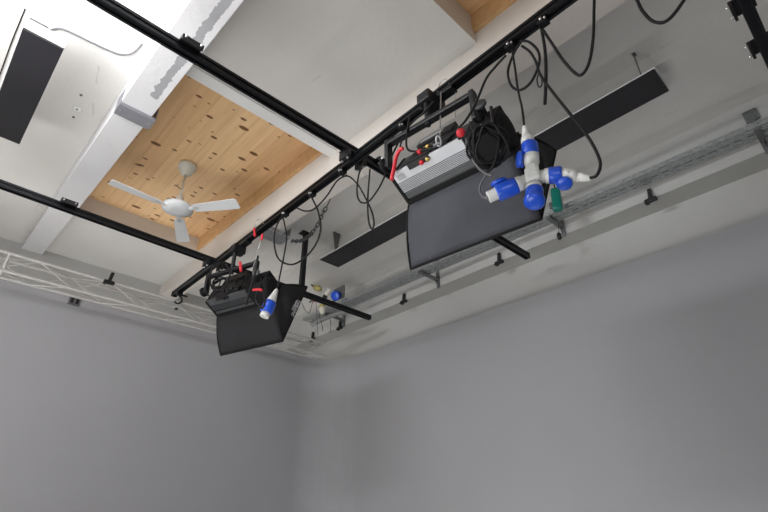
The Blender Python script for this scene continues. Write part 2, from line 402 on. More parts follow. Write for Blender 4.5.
# plates joining rails where they cross
def cross_plate(c, label):
    t = thing('rail_clamp', c, label, 'clamp', None)
    MB().box(c+Za*.058, (.19, .075, .012), bev=.003).build('upper_plate', M['blackm'], t)
    MB().box(c+Vector((-.07, 0, .022)), (.035, .09, .058), bev=.004).build('jaw', M['blackm'], t)
    MB().box(c+Vector((.07, 0, .022)), (.035, .09, .058), bev=.004).build('jaw', M['blackm'], t)
    for dx in (-.07, .07):
        for dy in (-.028, .028): bolt(c+Vector((dx, dy, -.007)), -Za).build('bolt', M['steel'], t)
    return t
for y, lab in ((2.055, 'black clamp with bright bolts where the near cross rail meets the long rail'), (4.13, 'black clamp where the rail under the fan meets the long rail')):
    cross_plate(V(railx(y), y, RH+.0), lab)
def joiner(c, label, g=1):
    t = thing('rail_joiner', c, label, 'clamp', None)
    MB().box(c+Vector((0, -.022*g, .058)), (.12, .105, .010), bev=.003).build('plate', M['blackm'], t)
    MB().box(c+Vector((0, -.066*g, .045)), (.12, .014, .036), bev=.003).build('flange', M['blackm'], t)
    for dx in (-.042, .042): bolt(c+Vector((dx, -.073*g, .045)), -Ya*g, .007).build('bolt', M['steel'], t)
    return t
joiner(V(.50, 2.05, BH), 'black joining plate with two bolts on the near cross rail below the stained white beam')
joiner(V(.455, 4.125, BH), 'black joining plate on the rail under the fan, in front of the white beam')
joiner(V(2.40, -.144, BH), 'upper black joining plate on the rail in the top right corner', -1)
joiner(V(2.74, -.145, BH), 'lower black joining plate on the rail in the top right corner', -1)
joiner(V(1.93, 2.05, BH), 'black joining plate on the near cross rail beside the near lamp')
# drop post from the ceiling to the second cross rail
c = V(2.775, 4.18, BH+.052); t = thing('rail_hanger', c, 'black square hanger post rising from the cross rail beside the far lamp', 'hanger')
MB().box(c+Za*((CEIL-BH-.052)/2), (.05, .05, CEIL-BH-.052), bev=.003).build('post', M['blackm'], t)
MB().box(Vector((c.x, c.y, CEIL+EYE-.006)), (.14, .10, .012), bev=.002).build('ceiling_plate', M['blackm'], t)
# hoist clamp at the far end of the long rail
c = V(railx(4.88), 4.88, RH); t = thing('scaffold_clamp', c, 'black hook clamp with a wing screw under the far end of the long rail', 'clamp')
MB().box(c-Za*.02, (.06, .035, .04), bev=.004).build('jaw', M['blackm'], t)
MB().tube(spline([c+Vector((0, 0, -.04)), c+Vector((.03, 0, -.06)), c+Vector((.035, 0, -.10)), c+Vector((0, 0, -.13)), c+Vector((-.035, 0, -.115))]), .010, 8).build('hook', M['blackm'], t)
MB().tube([c+Vector((0, 0, -.12)), c+Vector((0, 0, -.18))], .006).build('screw', M['steel'], t)
MB().lathe(c+Vector((0, 0, -.18)), -Za, [(0, .012), (.01, .02), (.02, .012)], 12).build('knob', M['blackm'], t)
MB().box(c+Vector((.05, -.02, -.035)), (.06, .02, .016), bev=.003).build('wing_screw', M['blackm'], t)

# ------------------------------------------------------------------ white truss
def truss():
    tx0, tx1, ty, th, s = -1.6, 3.70, 4.925, 1.95, .164
    t = thing('lighting_truss', V((tx0+tx1)/2, ty+s/2, th), 'white box truss of thin tubes along the left wall', 'truss')
    def dy(x): return 0.01*(x-1.)
    ch = {}
    for a in (0, 1):
        for b in (0, 1):
            p = lambda x, a=a, b=b: V(x, ty+a*s, th+b*s)
            ch[a, b] = p
            MB().tube([p(tx0), p(tx1)], .0135, 10).build('chord', M['trussm'], t)
    L = MB(); st = .30; k = 0; x = tx0
    while x < tx1-.01:
        x2 = min(x+st, tx1)
        for f, ((a, b), (c, d)) in enumerate((((0, 0), (0, 1)), ((1, 0), (1, 1)), ((0, 0), (1, 0)), ((0, 1), (1, 1)))):
            A, B = ch[a, b], ch[c, d]
            if (k+f) % 2: A, B = B, A
            L.tube([A(x), B(x2)], .0055, 6, cap=False)
        x = x2; k += 1
    L.build('lattice', M['trussm'], t)
    for x in (.10, .27, -1.5):
        F = MB()
        for (a, b), (c, d) in (((0, 0), (0, 1)), ((1, 0), (1, 1)), ((0, 0), (1, 0)), ((0, 1), (1, 1))): F.tube([ch[a, b](x), ch[c, d](x)], .010, 8)
        F.build('end_frame', M['trussm'], t)
    for x in (-1.0, 2.2):
        MB().tube([V(x, ty+s, th+s), V(x, ty+s, BEAM+.05 if 2.12 < x < 2.33 else CEIL if x < 3.13 else RC)], .0025, 6).build('suspension_wire', M['steel'], t)
    return t
truss()

# small black hooks
def hook(c, label, group=None, d=Vector((0, -1, 0))):
    # c: foot; a stem stands up from a short jaw
    t = thing('spring_clamp', c, label, 'clamp', group)
    s = d.cross(Za)
    MB().box(c, (.095, .035, .032), d, s, Za, .004).build('jaw', M['blackm'], t)
    MB().box(c+d*.005+Za*.055, (.030, .028, .10), d, s, (Za+d*.12).normalized(), .004).build('stem', M['blackm'], t)
    MB().box(c-d*.035-Za*.014, (.03, .05, .016), d, s, Za, .003).build('lever', M['blackm'], t)
    return t
xe = 3.985; he = 2.415
for y, lab in ((5.62, 'black clamp at the truss end of the grey ledge, farthest on the right side'), (5.0, 'small black clamp on the grey ledge beside the rail end of the far cross rail'),
               (3.79, 'small black clamp on the grey ledge between the far rail end and the near lamp'),
               (2.42, 'small black clamp on the grey ledge just left of the near rail end'), (.905, 'black clamp on the grey ledge below the end of the long heater')):
    hook(V(xe, y, he), lab)
hook(V(1.075, 4.905, 1.95+.150), 'black clamp standing on the white truss', None, Vector((1, 0, 0)))

# small grey socket on the infinity wall under the truss
c = Vector((.905, 5.25, 1.965+EYE)); t = thing('wall_socket', c, 'small grey metal plate on the wall just under the white truss', 'socket plate')
MB().box(c, (.10, .02, .085), bev=.003).build('plate', M['galvd'], t)
for dx in (-.022, .024): MB().box(c+Vector((dx, -.012, -.003)), (.028, .008, .05), bev=.002).build('opening', M['blackm'], t)

# ------------------------------------------------------------------ galvanised cable tray and its consoles
def tray():
    a, b = Vector((3.69, 5.35, 2.53+EYE)), Vector((3.915, -1.2, 2.53+EYE))
    d = (b-a).normalized(); s = d.cross(Za).normalized()
    if s.x < 0: s = -s
    t = thing('cable_tray', (a+b)/2, 'perforated galvanised cable tray running along the right wall', 'cable tray')
    L = (b-a).length; W = .155; Hh = .045; bm = MB()
    # floor of the tray: rungs between slots, so the holes are real
    pitch = .085; n = int(L/pitch)
    rows = [-.5, -.36, -.30, -.06, .06, .30, .36, .5]
    solid = [(0, 1), (2, 3), (4, 5), (6, 7)]; 
    for i, j in solid:
        m_ = (rows[i]+rows[j])/2*W; bm.box((a+b)/2+s*m_, ((rows[j]-rows[i])*W, L, .002), s, d, Za)
    for i in range(n):
        for (u0, u1) in ((rows[1], rows[2]), (rows[3], rows[4]), (rows[5], rows[6])):
            bm.box(a+d*(i*pitch+.010)+s*((u0+u1)/2*W), ((u1-u0)*W, .030, .002), s, d, Za)
    bm.build('tray_floor', M['galv'], t)
    for k in (-1, 1):
        w_ = MB(); c_ = (a+b)/2+s*(k*W/2)
        w_.box(c_+Za*.008, (.003, L, .018), s, d, Za); w_.box(c_+Za*(Hh-.008), (.003, L, .016), s, d, Za)
        w_.box(c_+Za*Hh-s*k*.006, (.012, L, .002), s, d, Za)
        for i in range(0, n): w_.box(a+d*(i*pitch+.010)+s*(k*W/2)+Za*Hh/2, (.003, .035, Hh-.03), s, d, Za)
        w_.build('tray_side', M['galv'], t)
    return a, b
ta, tb_ = tray()
def console(y, label):
    t = thing('tray_bracket', V(4.0, y, 2.42), label, 'bracket', None)
    MB().box(V(3.998, y, 2.78), (.02, .09, .10), bev=.003).build('wall_plate', M['galvd'], t)
    MB().box(V(3.994, y, 2.59), (.014, .04, .36), bev=.003).build('post', M['galvd'], t)
    k = (y-ta.y)/(tb_.y-ta.y); xt = ta.x+(tb_.x-ta.x)*k
    arm = MB(); arm.span(V(xt-.085, y-.02, 2.500), V(3.99, y+.02, 2.526)); arm.prism([V(3.99, y, 2.45), V(3.99, y, 2.50), V(3.93, y, 2.50)], .004, Ya)
    arm.build('arm', M['galvd'], t)
console(.07, 'dark galvanised tray bracket at the right edge, plate above the tray')
console(1.70, 'tray bracket behind the hanging green plug')
console(3.25, 'tray bracket just below the left part of the near lamp')
console(4.93, 'tray bracket behind the end of the rail under the fan')

# galvanised straps bolted round the beams
def strap(xc, w_, y, ly, label, mm='zinc'):
    c = V(xc, y, BEAM+.03); t = thing('beam_bracket', c, label, 'bracket')
    MB().box(c-Za*.016, (w_, ly, .03), bev=.003).build('base_channel', M[mm], t)
    s = MB(); s.span(c+Vector((-w_/2-.0, -ly/2, -.01)), c+Vector((-w_/2+.006, ly/2, .12))); s.build('side_tab', M[mm], t)
    s = MB(); s.span(c+Vector((w_/2-.006, -ly/2, -.03)), c+Vector((w_/2, ly/2, .10))); s.build('side_tab', M[mm], t)
    for dx in (-.4, .4): bolt(c+Vector((dx*w_, 0, -.031)), -Za, .006, .006).build('bolt', M['steel'], t)
strap(.575, .262, 3.30, .13, 'grey metal strap bracket across the stained white beam beside the pine boards')
strap(2.285, .33, 4.08, .19, 'galvanised bracket under the beam behind the chain', 'galv')

# ------------------------------------------------------------------ lamps with softboxes
def lamp(o, yaw, pitch, roll, k, label, dark, cap_text, hwl=.384):
    cy_, sy_, cp, sp = math.cos(yaw), math.sin(yaw), math.cos(pitch), math.sin(pitch)
    Y = Vector((cy_*cp, sy_*cp, -sp)); X = Vector((sy_, -cy_, 0)); Z = X.cross(Y)
    X, Z = X*math.cos(roll)+Z*math.sin(roll), -X*math.sin(roll)+Z*math.cos(roll)
    o = Vector(o)
    def q(a, b, c): return o+(X*a+Y*b+Z*c)*k
    def bx(b, x0, x1, y0, y1, z0, z1, bev=0.): return b.box(q((x0+x1)/2, (y0+y1)/2, (z0+z1)/2), ((x1-x0)*k, (y1-y0)*k, (z1-z0)*k), X, Y, Z, bev*k)
    t = thing('studio_lamp', o, label, 'lamp')
    w_, d, zb, zt = .316, .161, -.095, .13
    housing = bx(MB(), -w_+.012, w_-.012, 0, d+.03, zb, zt, .008).build('housing', M['blackm'], t)
    m1, m2, m3 = (M['alub'], M['blackm'], M['alub']) if dark else (M['alu'], M['alud'], M['alub'])
    bar = bx(MB(), -w_+.014, .150, -.006, .058, zb-.008, zb+.02, .004).build('aluminium_cover', m1, t)
    v = MB()
    bx(v, -w_+.014, .150, .058, .135, zb-.004, zb+.01)
    vent = v.build('vent_base', m2, t)
    fins = MB()
    for i in range(7):
        y = .062+i*.0085; bx(fins, -w_+.016, .148, y, y+.0035, zb-.010, zb)
    fins.build('cooling_fins', m1, vent)
    bx(MB(), -w_+.016, .150, .135, d, zb-.008, zb+.01, .003).build('lower_cover', m3, t)
    bx(MB(), -w_+.035, -w_+.085, .012, .045, zb-.010, zb-.004).build('type_label', M['labelw'] if not dark else M['alud'], t, label='grey printed label')
    bx(MB(), -w_-.008, -w_+.016, -.004, d+.05, zb-.012, zt+.005, .01).build('end_cap', M['rubber'], t)
    bx(MB(), .150, w_+.012, -.004, d+.05, zb-.012, zt+.005, .012).build('end_cap', M['rubber'], t)
    # back: control panel, sockets
    bx(MB(), -.20, .06, -.02, 0, -.06, .075, .006).build('rear_panel', M['blackm'], t)
    cb = bx(MB(), -.20, .05, -.03, .10, zt-.01, zt+.075, .008).build('control_box', M['blackm'], t)
    if not dark: bx(MB(), -.18, -.02, -.034, -.028, zt+.01, zt+.062, .002).build('display', M['labelw'], cb, label='light grey display')
    for (x, z, m_, r) in ((-.11, -.045, 'blackm' if dark else 'red', .014), (-.06, -.035, 'blackm' if dark else 'brass', .014), (-.02, -.04, 'blackm', .02)):
        MB().lathe(q(x, -.02, z), -Y, [(0, r*k), (.02*k, r*k), (.022*k, r*.6*k)], 12).build('socket', M[m_], t)
    rr = bx(MB(), -.19, -.05, -.012, .02, zb-.012, zb+.05, .005).build('socket_recess', M['blackm'], t)
    MB().lathe(q(-.10, .01, zb-.014), -Z, [(0, .014*k), (.012*k, .012*k)], 10).build('socket', M['blackm' if dark else 'red'], rr)
    MB().lathe(q(-.06, .01, zb-.014), -Z, [(0, .013*k), (.014*k, .011*k)], 10).build('socket', M['blackm' if dark else 'brass'], rr)
    kn = MB().lathe(q(.262, -.02, .035), (-Y+X*.2-Z*.3).normalized(), [(0, .02*k), (.05, .02*k), (.055, .036*k), (.068, .036*k), (.072, .028*k)], 18).build('lock_knob', M['alub'], t, label='dark grey round knob')
    MB().lathe(q(w_-.02, .09, -.015), X, [(0, .09*k), (.03, .10*k), (.05, .10*k), (.06, .07*k)], 24).build('side_drum', M['rubber'], t)
    if not dark: MB().tube([PX(493.5, 130, 1.60), PX(491, 107, 1.60)], .009, 8).build('support_pin', M['blackm'], t)
    # softbox
    hw_, sd, zd, zu = .384, .252, -.361, .393
    y0 = d+.033; y1 = y0+sd
    A = {(-1, -1): (-w_-.005, zb-.012), (1, -1): (w_+.02, zb-.012), (1, 1): (w_+.02, zt+.02), (-1, 1): (-w_-.005, zt+.02)}
    B = {(-1, -1): (-hwl, zd), (1, -1): (hw_, zd), (1, 1): (hw_, zu), (-1, 1): (-hwl, zu)}
    def flap(c0, c1, out, mm, nm, lab=None):
        # a panel between two edges, slightly slack, given a cloth thickness
        b = MB(); n, mrows = 14, 8; vs = []; rnd = random.Random(3)
        for i in range(mrows+1):
            f = i/mrows
            for j in range(n+1):
                g = j/n
                a0 = Vector((A[c0][0]*(1-g)+A[c1][0]*g, y0, A[c0][1]*(1-g)+A[c1][1]*g)); b0 = Vector((B[c0][0]*(1-g)+B[c1][0]*g, y1, B[c0][1]*(1-g)+B[c1][1]*g))
                p = a0.lerp(b0, f)
                bulge = .035*math.sin(math.pi*f)*(.35+.65*math.sin(math.pi*g))+(.007*math.sin(9*g+5*f)+.030*math.exp(-((g-.15-.55*(1-f))/.07)**2))*math.sin(math.pi*f)
                p += out*bulge
                vs.append(q(*p))
        N = (X*out.x+Y*out.y+Z*out.z).normalized(); m0 = len(vs)
        vs2 = [p-N*.004 for p in vs]; W = n+1; fs = []
        for i in range(mrows):
            for j in range(n):
                f_ = (i*W+j, i*W+j+1, (i+1)*W+j+1, (i+1)*W+j); fs.append(f_); fs.append(tuple(m0+x for x in f_[::-1]))
        rim = [i for i in range(W)]+[i*W+n for i in range(1, mrows+1)]+[mrows*W+j for j in range(n-1, -1, -1)]+[i*W for i in range(mrows-1, 0, -1)]
        for a_, b_ in zip(rim, rim[1:]+rim[:1]): fs.append((a_, b_, m0+b_, m0+a_))
        b.add(vs+vs2, fs, True)
        return b.build(nm, mm, t, label=lab)
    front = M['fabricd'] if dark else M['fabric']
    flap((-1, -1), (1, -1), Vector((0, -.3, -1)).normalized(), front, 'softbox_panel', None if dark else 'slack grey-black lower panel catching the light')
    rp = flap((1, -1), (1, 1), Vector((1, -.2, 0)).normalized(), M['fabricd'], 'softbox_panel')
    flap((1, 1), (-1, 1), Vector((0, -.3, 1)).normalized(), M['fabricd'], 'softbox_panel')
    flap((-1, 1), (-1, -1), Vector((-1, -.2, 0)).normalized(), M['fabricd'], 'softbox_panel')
    # piping along the seams, front frame, diffusion cloth
    for c_ in A:
        pts = [Vector((A[c_][0], y0, A[c_][1])).lerp(Vector((B[c_][0], y1, B[c_][1])), f/6)+Vector((c_[0]*.012, 0, c_[1]*.012))*math.sin(math.pi*f/6) for f in range(7)]
        MB().tube([q(*p) for p in pts], .006*k, 6).build('seam', M['rubber'], t)
    fr = MB(); cs = [(-1, -1), (1, -1), (1, 1), (-1, 1)]
    for a_, b_ in zip(cs, cs[1:]+cs[:1]): fr.tube([q(B[a_][0], y1, B[a_][1]), q(B[b_][0], y1, B[b_][1])], .007*k, 6)
    fr.build('front_frame', M['rubber'], t)
    bx(MB(), -hwl+.02, hw_-.02, y1-.02, y1-.016, zd+.045, zu-.045).build('diffusion_cloth', M['diff'], t)
    # collar joining lamp and softbox
    bx(MB(), -w_-.004, w_+.018, d+.01, y0+.012, zb-.014, zt+.02, .004).build('collar', M['rubber'], t)
    # yoke
    yw, yh = w_+.045, .15; up = Za
    cL, cR = q(-yw, -.035, .03), q(.225, -.035, .02)
    tl, tr = cL+up*yh*k, cR+up*yh*k; hx = (tr-tl).normalized()
    hy = hx.cross(up).normalized()
    yk = MB()
    yk.box((tl+tr)/2, ((tr-tl).length+.03, .045, .028), hx, hy, up, .006)
    for a_, b_ in ((cL, tl), (cR, tr)): yk.box((a_+b_)/2, (.028, .045, (b_-a_).length+.05), hx, hy, up, .006)
    yk.build('yoke', M['blackm'], t)
    for c_, s_ in ((cL, -1), (cR, 1)):
        kb = MB().lathe(c_+X*s_*.014, X*s_, [(0, .045*k), (.02, .045*k), (.025, .03*k), (.035, .025*k)], 20).build('tilt_knob', M['rubber'], t)
        MB().box(c_+X*s_*.04, (.02, .08*k, .02), X, Y, Z, .004).build('lever', M['alub'], kb)
    # spigot up to the rail
    mid = (tl+tr)/2; top_ = Vector((railx(mid.y), mid.y, RH+EYE))
    MB().tube([mid-Za*.03, Vector((mid.x, mid.y, top_.z-.07))], .017, 12).build('spigot', M['blackm'], t)
    MB().box(Vector(((mid.x+top_.x)/2, mid.y, top_.z-.045)), (.07+abs(mid.x-top_.x), .09, .07), bev=.008).build('rail_hook', M['blackm'], t)
    MB().box(Vector((top_.x, mid.y-.02, top_.z-.007)), (.06, .24, .014), bev=.003).build('rail_shoe', M['blackm'], t)
    if cap_text:
        N = (X*1.0-Y*.2).normalized()
        for ln, (txt, f0, sz) in enumerate(((cap_text[0], .74, .030), (cap_text[1], .88, .050))):
            cu = bpy.data.curves.new('print', 'FONT'); cu.body = txt; cu.size = sz*k; cu.extrude = .0008; cu.align_x = 'CENTER'; cu.align_y = 'CENTER'
            tmp = bpy.data.objects.new('tmp', cu); COL.objects.link(tmp)
            dg = bpy.context.evaluated_depsgraph_get(); me = bpy.data.meshes.new_from_object(tmp.evaluated_get(dg))
            bpy.data.objects.remove(tmp)
            # plane of the right panel
            def edge(c_, f): return Vector((A[c_][0], y0, A[c_][1])).lerp(Vector((B[c_][0], y1, B[c_][1])), f)
            lo, hi = q(*edge((1, -1), f0)), q(*edge((1, 1), f0))
            ex = (hi-lo).normalized(); fw = (q(*edge((1, 0), 1.)) if False else (q(*(edge((1, -1), 1.)+edge((1, 1), 1.))/2)-q(*(edge((1, -1), 0.)+edge((1, 1), 0.))/2))).normalized()
            nn = ex.cross(fw).normalized()
            if nn.dot(X) < 0: nn = -nn
            ey = nn.cross(ex).normalized()
            bul = .035*math.sin(math.pi*f0)+.012
            cc = lo.lerp(hi, .52)+nn*bul*k
            pw = world_of(t)
            for v_ in me.vertices: v_.co = cc+ex*v_.co.x+ey*v_.co.y+nn*v_.co.z-pw
            me.materials.clear(); me.materials.append(M['print'])
            ob = bpy.data.objects.new('printed_word', me); COL.objects.link(ob); ob.parent = t
    return t, q, X, Y, Z
L2, q2, X2, Y2, Z2 = lamp(V(1.621, 1.234, 1.793), .086, .541, -.016, 1., 'large silver-backed studio lamp with a grey-black softbox, nearest the camera', False, None)
L1, q1, X1_, Y1_, Z1_ = lamp(V(1.905*.9, 3.937*.9, 1.979*.9), .325, .456, .037, .9, 'smaller-looking black studio lamp with a softbox at the far end of the long rail', True, ('DoPchoice', 'SNAPBAG'), .325)

# ------------------------------------------------------------------ cables hung on the long rail
def cable(pts, r, label, x=1.70, name='power_cable', m_='cable', cat='cable', group=None):
    P3 = [PX(a, b, x+(c[0] if c else 0)) for a, b, *c in pts]
    s = spline(P3)
    return MB().tube(s, r*.82, 8).build(name, M[m_], base=P3[0], label=label, cat=cat, group=group)
cable([(543, 30), (553, 45), (563, 60), (575, 73), (582, 74.5), (589, 63), (593, 40), (594, 10), (594, -25), (588, -60)], .0085, 'thick black cable drooping in a deep U from the rail clip at the top', 1.68)
cable([(622, -40), (637, 0), (645, 14), (655, 22), (668, 20), (684, 0), (700, -30)], .0085, 'short black cable loop peeking in at the top edge, rightmost of the hanging cables', 1.70)
cable([(521, 42), (514, 53), (508, 71), (511, 85), (520, 90), (531, 82), (539, 64), (538, 51), (529, 42), (521, 41)], .008, 'round black cable coil hanging from the rail above the blue plug cross', 1.68)
cable([(512, 50), (515, 68), (518, 90), (522, 108), (524.5, 128)], .007, 'black cable going straight down into the top plug of the blue cross', 1.68)
cable([(522, 46), (530, 52), (536, 62), (541, 76), (555, 95), (575, 120), (590, 140), (599, 158), (600, 168), (596, 176), (590, 178)], .008, 'black cable swinging right and back into the right-hand plug of the blue cross', 1.68)
cable([(541, 26), (545, 50), (546, 75), (545, 104)], .010, 'short stiff black cable end hanging beside the round coil', 1.69)
cable([(539, 72), (537, 80), (539, 87), (542, 84), (541, 74)], .004, 'thin cord loop tied between the black coil and the stiff cable end', 1.69, 'cord')
cable([(506, 55), (496, 66), (486, 79), (477, 100), (466, 120), (452, 134), (439, 145), (424, 150.5), (411, 151), (406.5, 146), (407, 132), (410, 116)], .0075, 'black cable sweeping from the rail down across the back of the near lamp', 1.56)
cable([(433, 102), (424, 112), (411, 124), (404, 134), (400, 147)], .006, 'grey-black cable ending in the red plug at the corner of the near lamp', 1.58)
cable([(408, 128), (400, 140), (391, 158), (383, 180), (375, 194), (367, 202.5), (359.5, 201), (357, 191), (358.5, 176), (363, 164)], .0065, 'black cable loop between the rail crossing and the red plug', 1.62)
cable([(344, 176), (350, 177), (358, 185), (365, 197), (371.5, 211), (374, 223), (372, 229), (369, 223), (367.8, 210), (368, 194), (370, 169)], .0065, 'twisted black cable loop hanging straight down in front of the long heater', 1.70)
cable([(347, 175), (337, 181), (326, 197), (314, 209), (305, 211), (297, 208)], .0075, 'short black cable sagging along the rail left of the rail crossing', 1.70)
cable([(312, 198), (318, 211), (320.7, 227), (317.4, 241), (308.6, 254), (297, 263), (287, 264), (278, 258), (274.4, 245), (275, 231), (279, 221), (283, 215)], .008, 'large black cable loop in front of the hanging chain', 1.72)
cable([(283, 217), (286.5, 235), (285, 250), (281, 270), (277, 290)], .007, 'black cable running straight down to the single blue plug', 1.72)
cable([(500, 150), (493, 165), (484, 178), (479.5, 189), (483, 197), (491, 197)], .006, 'grey cable curling from the near lamp into the left plug of the blue cross', 1.60, m_='greycable')
# ceiling cable upper left
c_ = [P(x, y, CEIL-.006) for x, y in ((50, 30), (60, 28.5), (72, 33), (88, 41), (105, 49), (120, 54.5), (131, 54), (138, 49), (142, 44))]
MB().tube(spline(c_), .006, 8).build('ceiling_cable', M['greycable'], base=c_[0], label='thin grey cable curving across the bright ceiling beside the short heater', cat='cable')
c_ = [P(x, y, CEIL-.005) for x, y in ((25, 9), (12, 41), (0, 74), (-14, 110))]
MB().tube(spline(c_), .004, 6).build('ceiling_cable', M['cable'], base=c_[0], label='thin dark line of cable along the left side of the short heater', cat='cable')
# patched holes on the bright ceiling
for (x, y, lab) in ((81, 95, 'small grey screw anchor on the bright ceiling, the one nearest the top'), (77, 109, 'white dab of filler around a screw hole on the bright ceiling'), (73.5, 117, 'small grey screw anchor on the bright ceiling, the lowest of three')):
    p = P(x, y, CEIL); filler = 'filler' in lab
    t = thing('filler_patch' if filler else 'screw_anchor', p, lab, 'patch' if filler else 'screw')
    MB().lathe(p, -Za, [(0, .035 if filler else .012), (.004, .028 if filler else .011)], 14).build('rim', M['heatw'] if filler else M['galvd'], t)
    MB().lathe(p-Za*.004, -Za, [(0, .008), (.004, .006)], 10).build('screw_head', M['alud'], t)

# cable clips on the long rail
for (px, lab) in (((512, 47), 'cluster clip of shiny bolts where the round coil hangs'), ((544, 22), 'cable clip at the top of the big U-shaped cable'), ((345, 172), 'cable clip just left of the rail crossing'),
                  ((312, 193), 'cable clip holding the large loop'), ((283, 212), 'cable clip above the single blue plug cable'), ((405, 127), 'cable clip at the left corner of the near lamp')):
    c = P(px[0], px[1], RH); c.x = railx(c.y); c.z = RH+EYE
    t = thing('cable_clip', c, lab, 'clip', None)
    MB().box(c-Za*.014, (.045, .05, .026), bev=.004).build('body', M['rubber'], t)
    MB().lathe(c+Vector((-.024, 0, -.012)), -Xa, [(0, .009), (.008, .009), (.011, .005)], 10).build('bolt', M['steel'], t)
    MB().lathe(c+Vector((-.024, -.02, -.02)), -Xa, [(0, .007), (.008, .006)], 10).build('bolt', M['steel'], t)

# ------------------------------------------------------------------ blue plugs
def plug(tip, end, label, lid=0, R=.034, socket=True):
    """cone-nosed white plug with a blue ring; tip is where the cable enters"""
    tip, end = Vector(tip), Vector(end); ax = (end-tip); L = ax.length; ax.normalize()
    t = thing('power_plug', tip, label, 'plug')
    MB().lathe(tip, ax, [(0, .009), (.03*L/.2, .013), (.04*L/.2, .018), (.5*L, R*.92), (.5*L, R), (.58*L, R)], 20).build('nose', M['plugw'], t)
    MB().lathe(tip+ax*.58*L, ax, [(0, R*1.02), (.02, R*1.1), (L*.42-.004, R*1.1), (L*.42, R)], 20).build('blue_collar', M['blue'], t)
    return t
def flaplid(c, ax, side, parent, R=.034):
    side = (side-ax*side.dot(ax)).normalized(); nv = ax.cross(side).normalized()
    if nv.dot(CF) > 0: nv = -nv
    b = MB().lathe(c+side*.040, (side*1.0+nv*.40).normalized(), [(0, R*1.0), (.003, R*1.14), (.013, R*1.14), (.018, R*.9)], 22)
    b.box(c+side*.038-ax*R*.9, (.012, .02, .02), side, ax, nv, .003)
    return b.build('hinged_lid', M['blue'], parent)
qc = Vector((1.68, .80, 1.34+EYE)); nn = Vector((1.68, .80, 0)).normalized()
def pc(x, y): return PN(x, y, qc, nn)
cc = pc(533, 178)
dist = thing('plug_splitter', cc, 'white and blue cross-shaped three-way power splitter hanging beside the near lamp', 'power splitter')
arms = [((533, 178), (531, 154)), ((533, 178), (553, 175)), ((533, 178), (514, 186)), ((533, 178), (534, 190))]
b = MB()
for (a0, a1) in arms:
    p0, p1 = pc(*a0), pc(*a1); ax = (p1-p0).normalized(); L = (p1-p0).length
    b.lathe(p0, ax, [(0, .030), (L*.6, .029), (L*.6, .034), (L, .035)], 20)
b.box(cc-nn*.012, (.062, .062, .062), nn, Za.cross(nn), Za, .010)
b.build('body', M['plugw'], dist)
MB().box(cc-nn*.046+Za*.02, (.004, .035, .05), nn, Za.cross(nn), Za, .001).build('type_plate', M['plugw'], dist)
def sleeve(a0, a1, R0, R1, nm='socket'):
    p0, p1 = pc(*a0), pc(*a1); ax = (p1-p0).normalized(); L = (p1-p0).length
    o = MB().lathe(p0, ax, [(0, R0), (.01, R1), (L-.006, R1), (L, R1*.93)], 22).build(nm, M['blue'], dist)
    return o, p1, ax
o_, e_, ax_ = sleeve((534.3, 188), (534.5, 200), .034, .038); 
lid = MB().lathe(e_-ax_*.004, (ax_-nn*.35).normalized(), [(0, .040), (.006, .045), (.020, .045), (.030, .036), (.034, .02)], 24).build('hinged_lid', M['blue'], dist)
o_, e_, ax_ = sleeve((530.7, 156), (529.5, 144), .036, .038); flaplid(pc(530.3, 158), ax_, pc(515, 160)-pc(525, 160), dist)
o_, e_, ax_ = sleeve((549, 176), (562, 174.5), .036, .038); flaplid(pc(564, 174.8), ax_, pc(567, 192)-pc(566, 184), dist, .029)
o_, e_, ax_ = sleeve((517, 185), (497, 193.5), .036, .040); flaplid(pc(503, 190.5), ax_, pc(499, 176)-pc(502, 184), dist, .034)
def plug_on(tip, end, label, R=.031, collar=False):
    tip, end = pc(*tip), pc(*end); ax = (end-tip).normalized(); L = (end-tip).length
    t = thing('power_plug', tip, label, 'plug', None)
    MB().lathe(tip, ax, [(0, .007), (.008, .012), (.45*L, .022)], 18).build('cable_gland', M['plugw'], t)
    MB().lathe(tip+ax*.45*L, ax, [(0, .024), (.02, R*.92), (.55*L, R)], 20).build('shell', M['plugw'], t)
    MB().lathe(tip+ax*L*.72-nn*R*.85, -nn, [(0, .006), (.004, .005)], 8).build('screw', M['steel'], t)
    return t
plug_on((524.3, 126), (529.6, 150), 'white plug pointing down into the top of the blue and white cross', .033)
plug_on((592, 178.5), (560, 174.8), 'white plug entering the right arm of the blue and white cross', .031)
# left plug: short ribbed cap
tp, ed = pc(488, 197.5), pc(500, 192); ax = (ed-tp).normalized(); L = (ed-tp).length
t = thing('power_plug', tp, 'white ribbed plug cap at the left arm of the blue and white cross', 'plug')
prof = [(0, .018)]+[(L*i/10, .026+(.0025 if i % 2 else 0)) for i in range(0, 11)]
MB().lathe(tp, ax, prof, 20).build('shell', M['plugw'], t)
MB().lathe(tp-ax*.012, ax, [(0, .008), (.014, .012)], 12).build('cable_gland', M['greycable'], t)
# single plug
q0 = PX(277, 289, 1.72); n1 = Vector((q0.x, q0.y, 0)).normalized()
tp, ed = q0, PN(264, 317, q0, n1)
ax = (ed-tp).normalized(); L = (ed-tp).length
t = thing('power_plug', tp, 'single white and blue plug dangling in front of the far lamp', 'plug')
MB().lathe(tp, ax, [(0, .008), (.01, .013), (.42*L, .034), (.47*L, .037)], 20).build('nose', M['plugw'], t)
MB().lathe(tp+ax*.46*L, ax, [(0, .038), (.01, .043), (.38*L, .043), (.39*L, .038)], 20).build('blue_collar', M['blue'], t)
MB().lathe(tp+ax*.84*L, ax, [(0, .034), (.15*L, .034), (.16*L, .030)], 20).build('mouth', M['plugw'], t)
MB().box(tp+ax*.62*L-CR*.04, (.02, .03, .075), CR, n1, ax, .005).build('latch', M['blue'], t)

